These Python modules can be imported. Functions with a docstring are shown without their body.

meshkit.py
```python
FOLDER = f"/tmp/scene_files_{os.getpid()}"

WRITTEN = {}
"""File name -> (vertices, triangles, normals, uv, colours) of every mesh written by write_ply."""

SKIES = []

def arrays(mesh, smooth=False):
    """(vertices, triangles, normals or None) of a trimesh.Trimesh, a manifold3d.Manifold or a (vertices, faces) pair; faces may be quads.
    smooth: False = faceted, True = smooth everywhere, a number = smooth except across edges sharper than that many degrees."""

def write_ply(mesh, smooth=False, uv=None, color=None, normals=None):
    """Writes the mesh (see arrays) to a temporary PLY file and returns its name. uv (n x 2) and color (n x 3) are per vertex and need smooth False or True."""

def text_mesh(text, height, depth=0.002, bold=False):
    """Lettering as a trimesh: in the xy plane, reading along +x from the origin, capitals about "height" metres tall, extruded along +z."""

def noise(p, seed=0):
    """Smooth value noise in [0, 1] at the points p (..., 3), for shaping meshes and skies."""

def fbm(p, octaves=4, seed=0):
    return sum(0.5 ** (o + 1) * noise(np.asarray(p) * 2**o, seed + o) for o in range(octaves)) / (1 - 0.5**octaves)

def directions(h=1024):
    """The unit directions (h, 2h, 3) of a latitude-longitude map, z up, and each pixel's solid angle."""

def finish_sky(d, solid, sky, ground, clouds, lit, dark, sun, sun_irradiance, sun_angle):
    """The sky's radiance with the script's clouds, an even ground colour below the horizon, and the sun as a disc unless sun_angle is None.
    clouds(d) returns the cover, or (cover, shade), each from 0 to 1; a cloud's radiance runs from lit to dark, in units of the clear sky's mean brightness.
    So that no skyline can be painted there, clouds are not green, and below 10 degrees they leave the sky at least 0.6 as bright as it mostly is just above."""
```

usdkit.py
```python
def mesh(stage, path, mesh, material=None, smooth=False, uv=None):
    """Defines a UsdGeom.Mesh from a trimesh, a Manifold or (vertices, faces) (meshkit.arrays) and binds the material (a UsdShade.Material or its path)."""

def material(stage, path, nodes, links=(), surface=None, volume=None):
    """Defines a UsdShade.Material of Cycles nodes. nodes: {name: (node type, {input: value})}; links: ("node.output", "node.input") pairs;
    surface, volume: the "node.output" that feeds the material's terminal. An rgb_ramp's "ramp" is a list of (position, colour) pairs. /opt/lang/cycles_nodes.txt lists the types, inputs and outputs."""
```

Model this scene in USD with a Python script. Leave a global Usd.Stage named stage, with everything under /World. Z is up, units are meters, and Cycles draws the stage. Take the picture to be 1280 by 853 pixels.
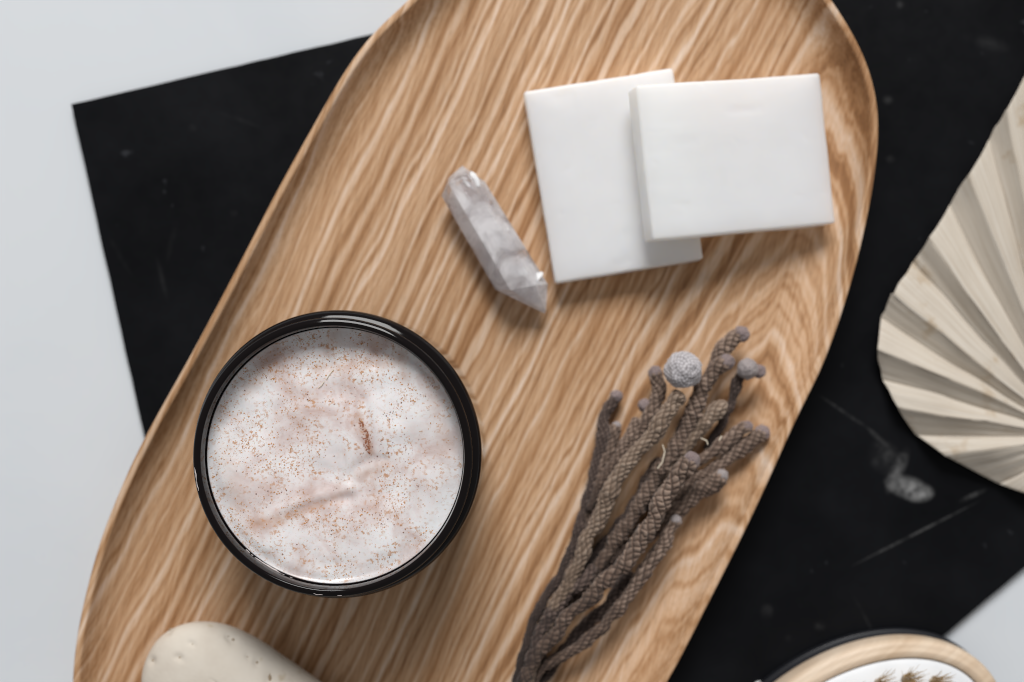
import math
import numpy as np
import trimesh
import manifold3d
import usdkit
from meshkit import fbm, noise
from pxr import Gf, Sdf, Usd, UsdGeom, UsdLux, UsdShade, Vt

stage = Usd.Stage.CreateInMemory()
UsdGeom.SetStageUpAxis(stage, UsdGeom.Tokens.z)
UsdGeom.SetStageMetersPerUnit(stage, 1.0)
UsdGeom.Xform.Define(stage, '/World')
UsdGeom.Scope.Define(stage, '/World/Looks')

# ------------------------------------------------------------------ camera
CAM_H, FPX = 0.45, 1633.0            # camera height over the table, focal length in photo pixels
cam = UsdGeom.Camera.Define(stage, '/World/camera')
cam.AddTranslateOp().Set(Gf.Vec3d(0, 0, CAM_H))
cam.CreateHorizontalApertureAttr(36.0)
cam.CreateVerticalApertureAttr(24.0)
cam.CreateFocalLengthAttr(36.0 * FPX / 1280)
cam.CreateFStopAttr(4.5)
cam.CreateFocusDistanceAttr(CAM_H - 0.060)
cam.CreateClippingRangeAttr(Gf.Vec2f(0.01, 50))
cam.CreateExposureAttr(0.0)

# ------------------------------------------------------------------ light
def room_light(radiance):
    dome = UsdLux.DomeLight.Define(stage, '/World/room_light')
    dome.CreateIntensityAttr(1.0)
    m = usdkit.material(stage, '/World/Looks/room_light', {'b': ('background_shader', {'color': (1.0, 1.0, 1.0), 'strength': radiance})}, surface='b.background')
    UsdShade.MaterialBindingAPI.Apply(dome.GetPrim()).Bind(m)
    return dome

def window_light(name, pos, target, w, h, intensity, color):
    l = UsdLux.RectLight.Define(stage, '/World/' + name)
    l.CreateWidthAttr(w); l.CreateHeightAttr(h); l.CreateIntensityAttr(intensity)
    l.CreateColorAttr(Gf.Vec3f(*color))
    m = Gf.Matrix4d().SetLookAt(Gf.Vec3d(*pos), Gf.Vec3d(*target), Gf.Vec3d(0, 0, 1)).GetInverse()
    l.AddTransformOp().Set(m)
    return l

room_light(0.26)
window_light('window_light', (0.02, 2.60, 2.30), (0, 0, 0), 1.55, 1.30, 20.5, (1.0, 0.99, 0.975))

# ------------------------------------------------------------------ helpers
def at(px, py, z):
    """The point at height z under a photo pixel."""
    return np.array([(px - 640.0) / FPX * (CAM_H - z), -(py - 426.5) / FPX * (CAM_H - z), z])

def per_px(z):
    return (CAM_H - z) / FPX

used = set()
def free(parent, name):
    n, k = name, 0
    while f'{parent}/{n}' in used:
        k += 1
        n = f'{name}_{k:03d}'
    used.add(f'{parent}/{n}')
    return f'{parent}/{n}'

def tag(prim, label=None, cat=None, group=None, kind=None):
    for k, v in (('label', label), ('category', cat), ('group', group), ('kind', kind)):
        if v:
            prim.SetCustomDataByKey(k, v)

def thing(name, loc, label, cat, group=None):
    x = UsdGeom.Xform.Define(stage, free('/World', name))
    x.AddTranslateOp().Set(Gf.Vec3d(*map(float, loc)))
    tag(x.GetPrim(), label, cat, group)
    x.loc = np.asarray(loc, float)
    return x

def obj(name, mesh, mat, parent=None, smooth=False, uv=None, label=None, cat=None, group=None, kind=None, origin=(0, 0, 0)):
    path = free(str(parent.GetPath()) if parent else '/World', name)
    if isinstance(mesh, tuple):
        mesh = (np.asarray(mesh[0]) - np.asarray(origin), mesh[1])
    else:
        mesh = mesh.copy(); mesh.apply_translation(-np.asarray(origin, float))
    m = usdkit.mesh(stage, path, mesh, mat, smooth=smooth, uv=uv)
    tag(m.GetPrim(), label, cat, group, kind)
    return m

def spline(P, n, closed=False):
    """Catmull-Rom through the points, evenly resampled."""
    P = np.asarray(P, float)
    Q = np.vstack([P[-1:], P, P[:2]]) if closed else np.vstack([2 * P[0] - P[1], P, 2 * P[-1] - P[-2]])
    out = []
    for i in range(len(Q) - 3):
        a, b, c, d = Q[i:i + 4]
        t = np.linspace(0, 1, 24, endpoint=False)[:, None]
        out.append(0.5 * (2 * b + (c - a) * t + (2 * a - 5 * b + 4 * c - d) * t**2 + (3 * b - a - 3 * c + d) * t**3))
    out.append(Q[-2][None])
    out = np.vstack(out)
    s = np.r_[0, np.cumsum(np.linalg.norm(np.diff(out, axis=0), axis=1))]
    u = np.linspace(0, s[-1], n + 1)[:-1] if closed else np.linspace(0, s[-1], n)
    return np.stack([np.interp(u, s, out[:, k]) for k in range(out.shape[1])], 1)

def lathe(profile, n=128, closed=True):
    """Closed profile of (r, z) turned about z, quads -> triangles."""
    pr = np.asarray(profile, float); m = len(pr)
    a = np.linspace(0, 2 * np.pi, n, endpoint=False)
    v = np.stack([np.outer(np.cos(a), pr[:, 0]), np.outer(np.sin(a), pr[:, 0]), np.tile(pr[:, 1], (n, 1))], -1).reshape(-1, 3)
    f = []
    for i in range(n):
        for j in range(m if closed else m - 1):
            p, q = i * m + j, i * m + (j + 1) % m
            r, s = ((i + 1) % n) * m + (j + 1) % m, ((i + 1) % n) * m + j
            f += [[p, s, r], [p, r, q]]
    return v, np.array(f)

def grid_faces(nu, nv, wrap_v=False):
    f = []
    for i in range(nu - 1):
        for j in range(nv if wrap_v else nv - 1):
            a, b = i * nv + j, i * nv + (j + 1) % nv
            c, d = (i + 1) * nv + (j + 1) % nv, (i + 1) * nv + j
            f += [[a, b, c], [a, c, d]]
    return np.array(f)

def rounded_box(lx, ly, lz, r, seg=5):
    """Box with rounded edges, centred in x and y, standing on z = 0."""
    ball = trimesh.creation.icosphere(2, r).vertices
    pts = np.vstack([ball + [sx * (lx / 2 - r), sy * (ly / 2 - r), r + sz * (lz - 2 * r)] for sx in (-1, 1) for sy in (-1, 1) for sz in (0, 1)])
    return trimesh.convex.convex_hull(pts)

def rot(axis, deg):
    return trimesh.transformations.rotation_matrix(math.radians(deg), axis)

def M(name, nodes, links=(), surface='p.BSDF', **kw):
    return usdkit.material(stage, '/World/Looks/' + name, nodes, links, surface=surface, **kw)

# ------------------------------------------------------------------ materials
table_mat = M('white_table', {
    'g': ('geometry', {}), 'n': ('noise_texture', {'scale': 7.0, 'detail': 9.0, 'roughness': 0.62, 'distortion': 0.8}),
    'r': ('rgb_ramp', {'ramp': [(0.3, (0.645, 0.68, 0.72)), (0.5, (0.68, 0.71, 0.745)), (0.75, (0.70, 0.726, 0.755))]}),
    'p': ('principled_bsdf', {'roughness': 0.42, 'specular_ior_level': 0.3})},
    [('g.position', 'n.vector'), ('n.fac', 'r.fac'), ('r.color', 'p.base_color')])

def slab_material():
    nodes = {'g': ('geometry', {}),
             'n': ('noise_texture', {'scale': 22.0, 'detail': 6.0, 'roughness': 0.6}),
             'r': ('rgb_ramp', {'ramp': [(0.36, (0.0032, 0.0034, 0.0044)), (0.52, (0.0048, 0.0051, 0.0064)), (0.72, (0.0078, 0.0082, 0.0100))]}),
             'fine': ('noise_texture', {'scale': 160.0, 'detail': 5.0, 'roughness': 0.65}),
             'fm': ('map_range', {'from_min': 0.40, 'from_max': 0.66, 'to_min': 0.12, 'to_max': 0.8, 'clamp': True}), 'rr': ('map_range', {'from_min': 0.3, 'from_max': 0.75, 'to_min': 0.36, 'to_max': 0.52}),
             'dots': ('noise_texture', {'scale': 150.0, 'detail': 2.5, 'roughness': 0.5}),
             'dr': ('rgb_ramp', {'ramp': [(0.715, (0, 0, 0)), (0.80, (0.022, 0.023, 0.026))]}),
             'add0': ('mix_color', {'blend_type': 'add', 'fac': 1.0, 'use_clamp': False}),
             'bump': ('bump', {'strength': 0.12, 'distance': 0.0004}),
             'p': ('principled_bsdf', {'specular_ior_level': 0.09})}
    links = [('fine.fac', 'fm.value'), ('g.position', 'n.vector'), ('g.position', 'fine.vector'), ('g.position', 'dots.vector'), ('n.fac', 'r.fac'), ('fine.fac', 'rr.value'), ('rr.result', 'p.roughness'),
             ('dots.fac', 'dr.fac'), ('r.color', 'add0.a'), ('dr.color', 'add0.b'), ('fine.fac', 'bump.height'), ('bump.normal', 'p.normal')]
    last = 'add0.result'
    # chalky scuffs and hairline veins: (pixel of centre, half length, half width in px, angle deg, strength)
    marks = [(1136, 610, 34, 16, 18, 0.20), (1148, 616, 22, 14, 0, 0.16), (1122, 588, 10, 34, 24, 0.10), (1106, 572, 26, 22, 50, 0.035), (1145, 667, 95, 2.6, -27, 0.055), (1062, 520, 50, 3, 34, 0.035), (1098, 548, 20, 4, 40, 0.03),
             (1215, 620, 22, 4, -24, 0.05), (300, 150, 34, 4, 20, 0.007), (215, 300, 5, 30, 12, 0.006), (292, 266, 6, 5, 0, 0.02), (150, 320, 4, 34, -30, 0.006), (203, 350, 4, 32, -14, 0.010), (240, 160, 7, 6, 0, 0.010),
             (1083, 775, 46, 2.5, 62, 0.012), (958, 765, 10, 12, 10, 0.02), (1024, 782, 9, 8, 0, 0.022), (1110, 125, 8, 7, 0, 0.022), (1113, 199, 7, 6, 0, 0.02), (1125, 6, 6, 6, 0, 0.025), (1235, 54, 40, 10, 15, 0.008), (985, 798, 5, 5, 0, 0.02)]
    for k, (px, py, hl, hw, ang, s) in enumerate(marks):
        c, u = at(px, py, 0.0035), per_px(0.0035)
        nodes[f'm{k}'] = ('mapping', {'mapping_type': 'texture', 'location': tuple(c), 'rotation': (0, 0, -math.radians(ang)), 'scale': (hl * u, hw * u, 0.02)})
        nodes[f's{k}'] = ('gradient_texture', {'gradient_type': 'spherical'})
        nodes[f'x{k}'] = ('math', {'math_type': 'multiply'})
        nodes[f'y{k}'] = ('math', {'math_type': 'multiply', 'value2': s * 1.9})
        nodes[f'c{k}'] = ('combine_color', {})
        nodes[f'a{k}'] = ('mix_color', {'blend_type': 'add', 'fac': 1.0, 'use_clamp': False})
        links += [('g.position', f'm{k}.vector'), (f'm{k}.vector', f's{k}.vector'), (f's{k}.fac', f'x{k}.value1'), ('fm.result', f'x{k}.value2'), (f'x{k}.value', f'y{k}.value1'),
                  (f'y{k}.value', f'c{k}.r'), (f'y{k}.value', f'c{k}.g'), (f'y{k}.value', f'c{k}.b'), (last, f'a{k}.a'), (f'c{k}.color', f'a{k}.b')]
        last = f'a{k}.result'
    links.append((last, 'p.base_color'))
    return M('black_stone', nodes, links)
slab_mat = slab_material()

def wood_material(name, apex, axis_deg, period, taper, depth, ramp, fibre_dark=0.8, rough=0.5):
    """Growth rings of a slightly tapering trunk cut by a plane: hyperbolic arches at the apex, near-straight bands away from it."""
    nodes = {
        'g': ('geometry', {}),
        'map': ('mapping', {'mapping_type': 'texture', 'location': tuple(apex), 'rotation': (0, 0, math.radians(axis_deg)), 'scale': (1, 1, 1)}),
        # x runs along the grain, y across it
        'lowmap': ('mapping', {'scale': (7.0, 24.0, 24.0)}), 'low': ('noise_texture', {'scale': 1.0, 'detail': 3.0, 'roughness': 0.5}),
        'midmap': ('mapping', {'scale': (11.0, 170.0, 170.0)}), 'mid': ('noise_texture', {'scale': 1.0, 'detail': 3.0, 'roughness': 0.55}),
        'sep': ('separate_xyz', {}),
        'y2': ('math', {'math_type': 'multiply'}), 'h2': ('math', {'math_type': 'add', 'value2': depth * depth}), 'rad': ('math', {'math_type': 'sqrt'}),
        'tap': ('math', {'math_type': 'multiply', 'value2': taper}), 'ring0': ('math', {'math_type': 'subtract'}),
        'lw': ('math', {'math_type': 'multiply', 'value2': period * 4.6}), 'ring1': ('math', {'math_type': 'add'}),
        'mw': ('math', {'math_type': 'multiply', 'value2': period * 1.15}), 'ring2': ('math', {'math_type': 'add'}),
        'sc': ('math', {'math_type': 'divide', 'value2': period}),
        'band': ('combine_xyz', {}),
        'rn': ('noise_texture', {'dimensions': '1D', 'scale': 1.0, 'detail': 2.2, 'roughness': 0.62}),
        'fr': ('math', {'math_type': 'fraction'}), 'saw': ('rgb_ramp', {'ramp': [(0.0, (1, 1, 1)), (0.10, (0.55, 0.55, 0.55)), (0.45, (0.28, 0.28, 0.28)), (0.8, (0.42, 0.42, 0.42)), (1.0, (1, 1, 1))]}),
        'sawbw': ('rgb_to_bw', {}),
        'bt': ('math', {'math_type': 'multiply', 'value2': 0.16}), 'rn2': ('noise_texture', {'dimensions': '1D', 'scale': 1.0, 'detail': 1.5}), 'rn2r': ('rgb_ramp', {'ramp': [(0.33, (0.86, 0.80, 0.73)), (0.55, (1.0, 1.0, 1.0)), (0.7, (1.06, 1.07, 1.09))]}), 'mul3': ('mix_color', {'blend_type': 'multiply', 'fac': 1.0, 'use_clamp': False}), 'rns': ('map_range', {'from_min': 0.28, 'from_max': 0.72, 'to_min': 0.0, 'to_max': 1.0, 'clamp': True}),
        'mixf': ('mix_float', {'fac': 0.28}),
        'fibmap': ('mapping', {'scale': (14.0, 1300.0, 1300.0)}), 'fib': ('noise_texture', {'scale': 1.0, 'detail': 3.0, 'roughness': 0.6}),
        'fibs': ('map_range', {'from_min': 0.25, 'from_max': 0.75, 'to_min': -0.17, 'to_max': 0.17}),
        'add': ('math', {'math_type': 'add', 'use_clamp': True}),
        'ramp': ('rgb_ramp', {'ramp': ramp}),
        'tone': ('noise_texture', {'scale': 13.0, 'detail': 3.0}), 'tr': ('rgb_ramp', {'ramp': [(0.3, (0.86, 0.82, 0.77)), (0.7, (1.08, 1.08, 1.08))]}),
        'mul': ('mix_color', {'blend_type': 'multiply', 'fac': 1.0, 'use_clamp': False}),
        'poremap': ('mapping', {'scale': (320.0, 3600.0, 3600.0)}), 'pore': ('noise_texture', {'scale': 1.0, 'detail': 1.0}), 'pr': ('rgb_ramp', {'ramp': [(0.30, (fibre_dark,) * 3), (0.42, (1, 1, 1))]}),
        'mul2': ('mix_color', {'blend_type': 'multiply', 'fac': 1.0, 'use_clamp': False}),
        'bump': ('bump', {'strength': 0.25, 'distance': 0.0002}),
        'p': ('principled_bsdf', {'roughness': rough, 'specular_ior_level': 0.25})}
    links = [('g.position', 'map.vector'), ('map.vector', 'lowmap.vector'), ('lowmap.vector', 'low.vector'), ('map.vector', 'midmap.vector'), ('midmap.vector', 'mid.vector'),
             ('map.vector', 'sep.vector'), ('sep.y', 'y2.value1'), ('sep.y', 'y2.value2'), ('y2.value', 'h2.value1'), ('h2.value', 'rad.value1'),
             ('sep.x', 'tap.value1'), ('rad.value', 'ring0.value1'), ('tap.value', 'ring0.value2'),
             ('low.fac', 'lw.value1'), ('ring0.value', 'ring1.value1'), ('lw.value', 'ring1.value2'),
             ('mid.fac', 'mw.value1'), ('ring1.value', 'ring2.value1'), ('mw.value', 'ring2.value2'),
             ('ring2.value', 'sc.value1'), ('sc.value', 'rn.w'), ('sc.value', 'fr.value1'), ('fr.value', 'saw.fac'), ('saw.color', 'sawbw.color'),
             ('rn.fac', 'rns.value'), ('rns.result', 'mixf.a'), ('sawbw.val', 'mixf.b'),
             ('map.vector', 'fibmap.vector'), ('fibmap.vector', 'fib.vector'), ('fib.fac', 'fibs.value'), ('mixf.result', 'add.value1'), ('fibs.result', 'add.value2'), ('add.value', 'ramp.fac'),
             ('g.position', 'tone.vector'), ('tone.fac', 'tr.fac'), ('ramp.color', 'mul.a'), ('tr.color', 'mul.b'),
             ('map.vector', 'poremap.vector'), ('poremap.vector', 'pore.vector'), ('pore.fac', 'pr.fac'), ('mul.result', 'mul2.a'), ('pr.color', 'mul2.b'), ('sc.value', 'bt.value1'), ('bt.value', 'rn2.w'), ('rn2.fac', 'rn2r.fac'), ('mul2.result', 'mul3.a'), ('rn2r.color', 'mul3.b'), ('mul3.result', 'p.base_color'),
             ('add.value', 'bump.height'), ('bump.normal', 'p.normal')]
    return M(name, nodes, links)

tray_wood = wood_material('ash_wood', at(985, 318, 0.012), -104.0, 0.0028, 0.21, 0.022,
    [(0.0, (0.79, 0.635, 0.52)), (0.20, (0.71, 0.52, 0.38)), (0.45, (0.605, 0.39, 0.238)), (0.70, (0.43, 0.238, 0.119)), (1.0, (0.225, 0.108, 0.048))])
brush_wood = wood_material('pale_beech_wood', (0.2, -0.2, 0), 35.0, 0.0030, 0.05, 0.03,
    [(0.0, (0.71, 0.585, 0.455)), (0.5, (0.665, 0.53, 0.40)), (1.0, (0.60, 0.465, 0.34))], fibre_dark=0.93, rough=0.45)

soap_mat = M('white_soap', {
    'g': ('texture_coordinate', {}), 'n': ('noise_texture', {'scale': 45.0, 'detail': 4.0}),
    'r': ('rgb_ramp', {'ramp': [(0.3, (0.885, 0.878, 0.848)), (0.7, (0.915, 0.908, 0.880))]}),
    'm': ('mapping', {'scale': (60.0, 900.0, 300.0)}), 'b': ('noise_texture', {'scale': 1.0, 'detail': 3.0}), 'bump': ('bump', {'strength': 0.07, 'distance': 0.0003}),
    'p': ('principled_bsdf', {'roughness': 0.42, 'specular_ior_level': 0.35, 'subsurface_weight': 0.65, 'subsurface_scale': 0.0035, 'subsurface_radius': (1.0, 0.85, 0.65)})},
    [('g.object', 'n.vector'), ('n.fac', 'r.fac'), ('r.color', 'p.base_color'), ('g.object', 'm.vector'), ('m.vector', 'b.vector'), ('b.fac', 'bump.height'), ('bump.normal', 'p.normal')])

glass_mat = M('black_glass', {'p': ('principled_bsdf', {'base_color': (0.005, 0.0034, 0.0036), 'roughness': 0.07, 'specular_ior_level': 0.20, 'ior': 1.5}),
    'n': ('noise_texture', {'scale': 160.0, 'detail': 2.0}), 'g': ('geometry', {}), 'b': ('bump', {'strength': 0.06, 'distance': 0.0005})},
    [('g.position', 'n.vector'), ('n.fac', 'b.height'), ('b.normal', 'p.normal')])

cream_mat = M('pink_cream', {
    'g': ('geometry', {}),
    'w': ('noise_texture', {'scale': 48.0, 'detail': 2.0}), 'ws': ('vector_math', {'vector_math_type': 'scale'}) if False else ('mapping', {'scale': (0.020, 0.020, 0.020)}), 'wa': ('vector_math', {'math_type': 'add'}),
    'n': ('noise_texture', {'scale': 62.0, 'detail': 5.0, 'roughness': 0.62}),
    'r': ('rgb_ramp', {'ramp': [(0.30, (0.61, 0.465, 0.43)), (0.42, (0.755, 0.655, 0.64)), (0.52, (0.845, 0.79, 0.79)), (0.64, (0.90, 0.87, 0.88))]}),
    'd': ('noise_texture', {'scale': 120.0, 'detail': 3.0, 'roughness': 0.6}), 'dr': ('rgb_ramp', {'ramp': [(0.42, (0, 0, 0)), (0.58, (1, 1, 1))]}), 'dbw': ('rgb_to_bw', {}),
    'v': ('noise_texture', {'scale': 820.0, 'detail': 3.0, 'roughness': 0.6}), 'vr': ('rgb_ramp', {'ramp': [(0.53, (0, 0, 0)), (0.65, (1, 1, 1))]}), 'vbw': ('rgb_to_bw', {}),
    'vm': ('math', {'math_type': 'multiply'}), 'vm2': ('math', {'math_type': 'multiply', 'value2': 0.85}), 'st': ('attribute', {'attribute': 'stain'}), 'stn': ('noise_texture', {'scale': 330.0, 'detail': 3.0}), 'stm': ('math', {'math_type': 'multiply'}), 'sts': ('math', {'math_type': 'multiply', 'value2': 1.25, 'use_clamp': True}), 'mix0': ('mix_color', {'blend_type': 'mix', 'b': (0.56, 0.36, 0.27)}),
    'mix': ('mix_color', {'blend_type': 'mix', 'b': (0.58, 0.30, 0.15)}),
    'fb': ('noise_texture', {'scale': 420.0, 'detail': 4.0}), 'bump': ('bump', {'strength': 0.08, 'distance': 0.0005}),
    'p': ('principled_bsdf', {'roughness': 0.26, 'specular_ior_level': 0.45, 'subsurface_weight': 0.35, 'subsurface_scale': 0.0016, 'subsurface_radius': (1.0, 0.7, 0.6)})},
    [('g.position', 'w.vector'), ('w.color', 'ws.vector'), ('g.position', 'wa.vector1'), ('ws.vector', 'wa.vector2'), ('wa.vector', 'n.vector'), ('n.fac', 'r.fac'),
     ('wa.vector', 'd.vector'), ('d.fac', 'dr.fac'), ('dr.color', 'dbw.color'), ('g.position', 'v.vector'), ('v.fac', 'vr.fac'), ('vr.color', 'vbw.color'), ('vbw.val', 'vm.value1'), ('dbw.val', 'vm.value2'),
     ('vm.value', 'vm2.value1'), ('vm2.value', 'mix.fac'), ('g.position', 'stn.vector'), ('st.fac', 'stm.value1'), ('stn.fac', 'stm.value2'), ('stm.value', 'sts.value1'), ('sts.value', 'mix0.fac'), ('r.color', 'mix0.a'), ('mix0.result', 'mix.a'), ('mix.result', 'p.base_color'), ('g.position', 'fb.vector'), ('fb.fac', 'bump.height'), ('bump.normal', 'p.normal')])

def plain(name, color, rough=0.6, **kw):
    """A colour with a little mottling."""
    a, b = tuple(c * 0.86 for c in color), tuple(min(1, c * 1.12) for c in color)
    return M(name, {'g': ('geometry', {}), 'n': ('noise_texture', {'scale': kw.pop('scale', 260.0), 'detail': 3.0}), 'r': ('rgb_ramp', {'ramp': [(0.3, a), (0.7, b)]}),
                    'p': ('principled_bsdf', {'roughness': rough, **kw})}, [('g.position', 'n.vector'), ('n.fac', 'r.fac'), ('r.color', 'p.base_color')])

spice_light = plain('spice_orange', (0.58, 0.30, 0.13), 0.8, scale=900.0)
spice_dark = plain('spice_brown', (0.17, 0.06, 0.03), 0.8, scale=900.0)
spice_rust = plain('spice_rust', (0.34, 0.135, 0.07), 0.8, scale=900.0)
smear_glint_mat = plain('cream_smear_glint', (0.56, 0.50, 0.49), 0.25)
fibre_mat = plain('pale_fibre', (0.75, 0.66, 0.52), 0.5)
stone_mat = M('travertine_stone', {
    'g': ('geometry', {}), 'n': ('noise_texture', {'scale': 45.0, 'detail': 5.0, 'roughness': 0.6}),
    'r': ('rgb_ramp', {'ramp': [(0.3, (0.57, 0.50, 0.425)), (0.55, (0.66, 0.60, 0.52)), (0.75, (0.69, 0.635, 0.565))]}),
    'd': ('noise_texture', {'scale': 170.0, 'detail': 2.0}), 'dr': ('rgb_ramp', {'ramp': [(0.68, (1, 1, 1)), (0.78, (0.80, 0.74, 0.62))]}), 'mul': ('mix_color', {'blend_type': 'multiply', 'fac': 1.0}),
    'fb': ('noise_texture', {'scale': 900.0, 'detail': 3.0}), 'bump': ('bump', {'strength': 0.2, 'distance': 0.0003}),
    'p': ('principled_bsdf', {'roughness': 0.75, 'specular_ior_level': 0.2})},
    [('g.position', 'n.vector'), ('n.fac', 'r.fac'), ('g.position', 'd.vector'), ('d.fac', 'dr.fac'), ('r.color', 'mul.a'), ('dr.color', 'mul.b'), ('mul.result', 'p.base_color'), ('g.position', 'fb.vector'), ('fb.fac', 'bump.height'), ('bump.normal', 'p.normal')])
pit_mat = plain('stone_pit', (0.34, 0.26, 0.18), 0.9)

quartz_mat = M('milky_quartz', {
    'g': ('geometry', {}),
    'n': ('noise_texture', {'scale': 130.0, 'detail': 5.0, 'roughness': 0.65, 'distortion': 0.6}), 'nr': ('map_range', {'from_min': 0.36, 'from_max': 0.64, 'to_min': 0.22, 'to_max': 0.95, 'clamp': True}),
    'n2': ('noise_texture', {'scale': 95.0, 'detail': 2.0}), 'cr': ('rgb_ramp', {'ramp': [(0.30, (0.74, 0.66, 0.65)), (0.44, (0.92, 0.89, 0.91)), (0.7, (0.96, 0.96, 0.985))]}),
    'fb': ('noise_texture', {'scale': 240.0, 'detail': 3.0}), 'bump': ('bump', {'strength': 0.16, 'distance': 0.0005}),
    'glass': ('transparent_bsdf', {'color': (0.96, 0.95, 0.97)}),
    'milk': ('principled_bsdf', {'roughness': 0.06, 'specular_ior_level': 0.9, 'subsurface_weight': 0.0}),
    'tl': ('translucent_bsdf', {}), 'mm': ('mix_closure', {'fac': 0.30}), 'mix': ('mix_closure', {})},
    [('cr.color', 'tl.color'), ('milk.BSDF', 'mm.closure1'), ('tl.BSDF', 'mm.closure2'), ('g.position', 'n.vector'), ('n.fac', 'nr.value'), ('nr.result', 'mix.fac'), ('g.position', 'n2.vector'), ('n2.fac', 'cr.fac'), ('cr.color', 'milk.base_color'),
     ('g.position', 'fb.vector'), ('fb.fac', 'bump.height'), ('bump.normal', 'milk.normal'), ('glass.BSDF', 'mix.closure1'), ('mm.closure', 'mix.closure2')], surface='mix.closure')
quartz_clear = M('clear_quartz', {'g': ('geometry', {}), 'n': ('noise_texture', {'scale': 300.0, 'detail': 3.0}), 'b': ('bump', {'strength': 0.10, 'distance': 0.0005}),
    'm': ('noise_texture', {'scale': 95.0, 'detail': 4.0, 'roughness': 0.55, 'distortion': 0.5}), 'mr': ('map_range', {'from_min': 0.38, 'from_max': 0.62, 'to_min': 0.15, 'to_max': 0.80, 'clamp': True}),
    'p': ('principled_bsdf', {'base_color': (0.985, 0.98, 0.99), 'roughness': 0.03, 'ior': 1.54, 'transmission_weight': 1.0}),
    'w': ('principled_bsdf', {'base_color': (0.96, 0.945, 0.96), 'roughness': 0.05, 'specular_ior_level': 0.7}), 't': ('translucent_bsdf', {'color': (0.96, 0.945, 0.96)}), 'wt': ('mix_closure', {'fac': 0.35}), 'mix': ('mix_closure', {})},
    [('g.position', 'n.vector'), ('n.fac', 'b.height'), ('b.normal', 'p.normal'), ('b.normal', 'w.normal'), ('g.position', 'm.vector'), ('m.fac', 'mr.value'), ('mr.result', 'mix.fac'), ('w.BSDF', 'wt.closure1'), ('t.BSDF', 'wt.closure2'), ('p.BSDF', 'mix.closure1'), ('wt.closure', 'mix.closure2')], surface='mix.closure')
crack_mat = plain('quartz_crack', (0.90, 0.90, 0.92), 0.3)
veil_mat = plain('quartz_inclusion', (0.42, 0.30, 0.25), 0.7)

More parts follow.
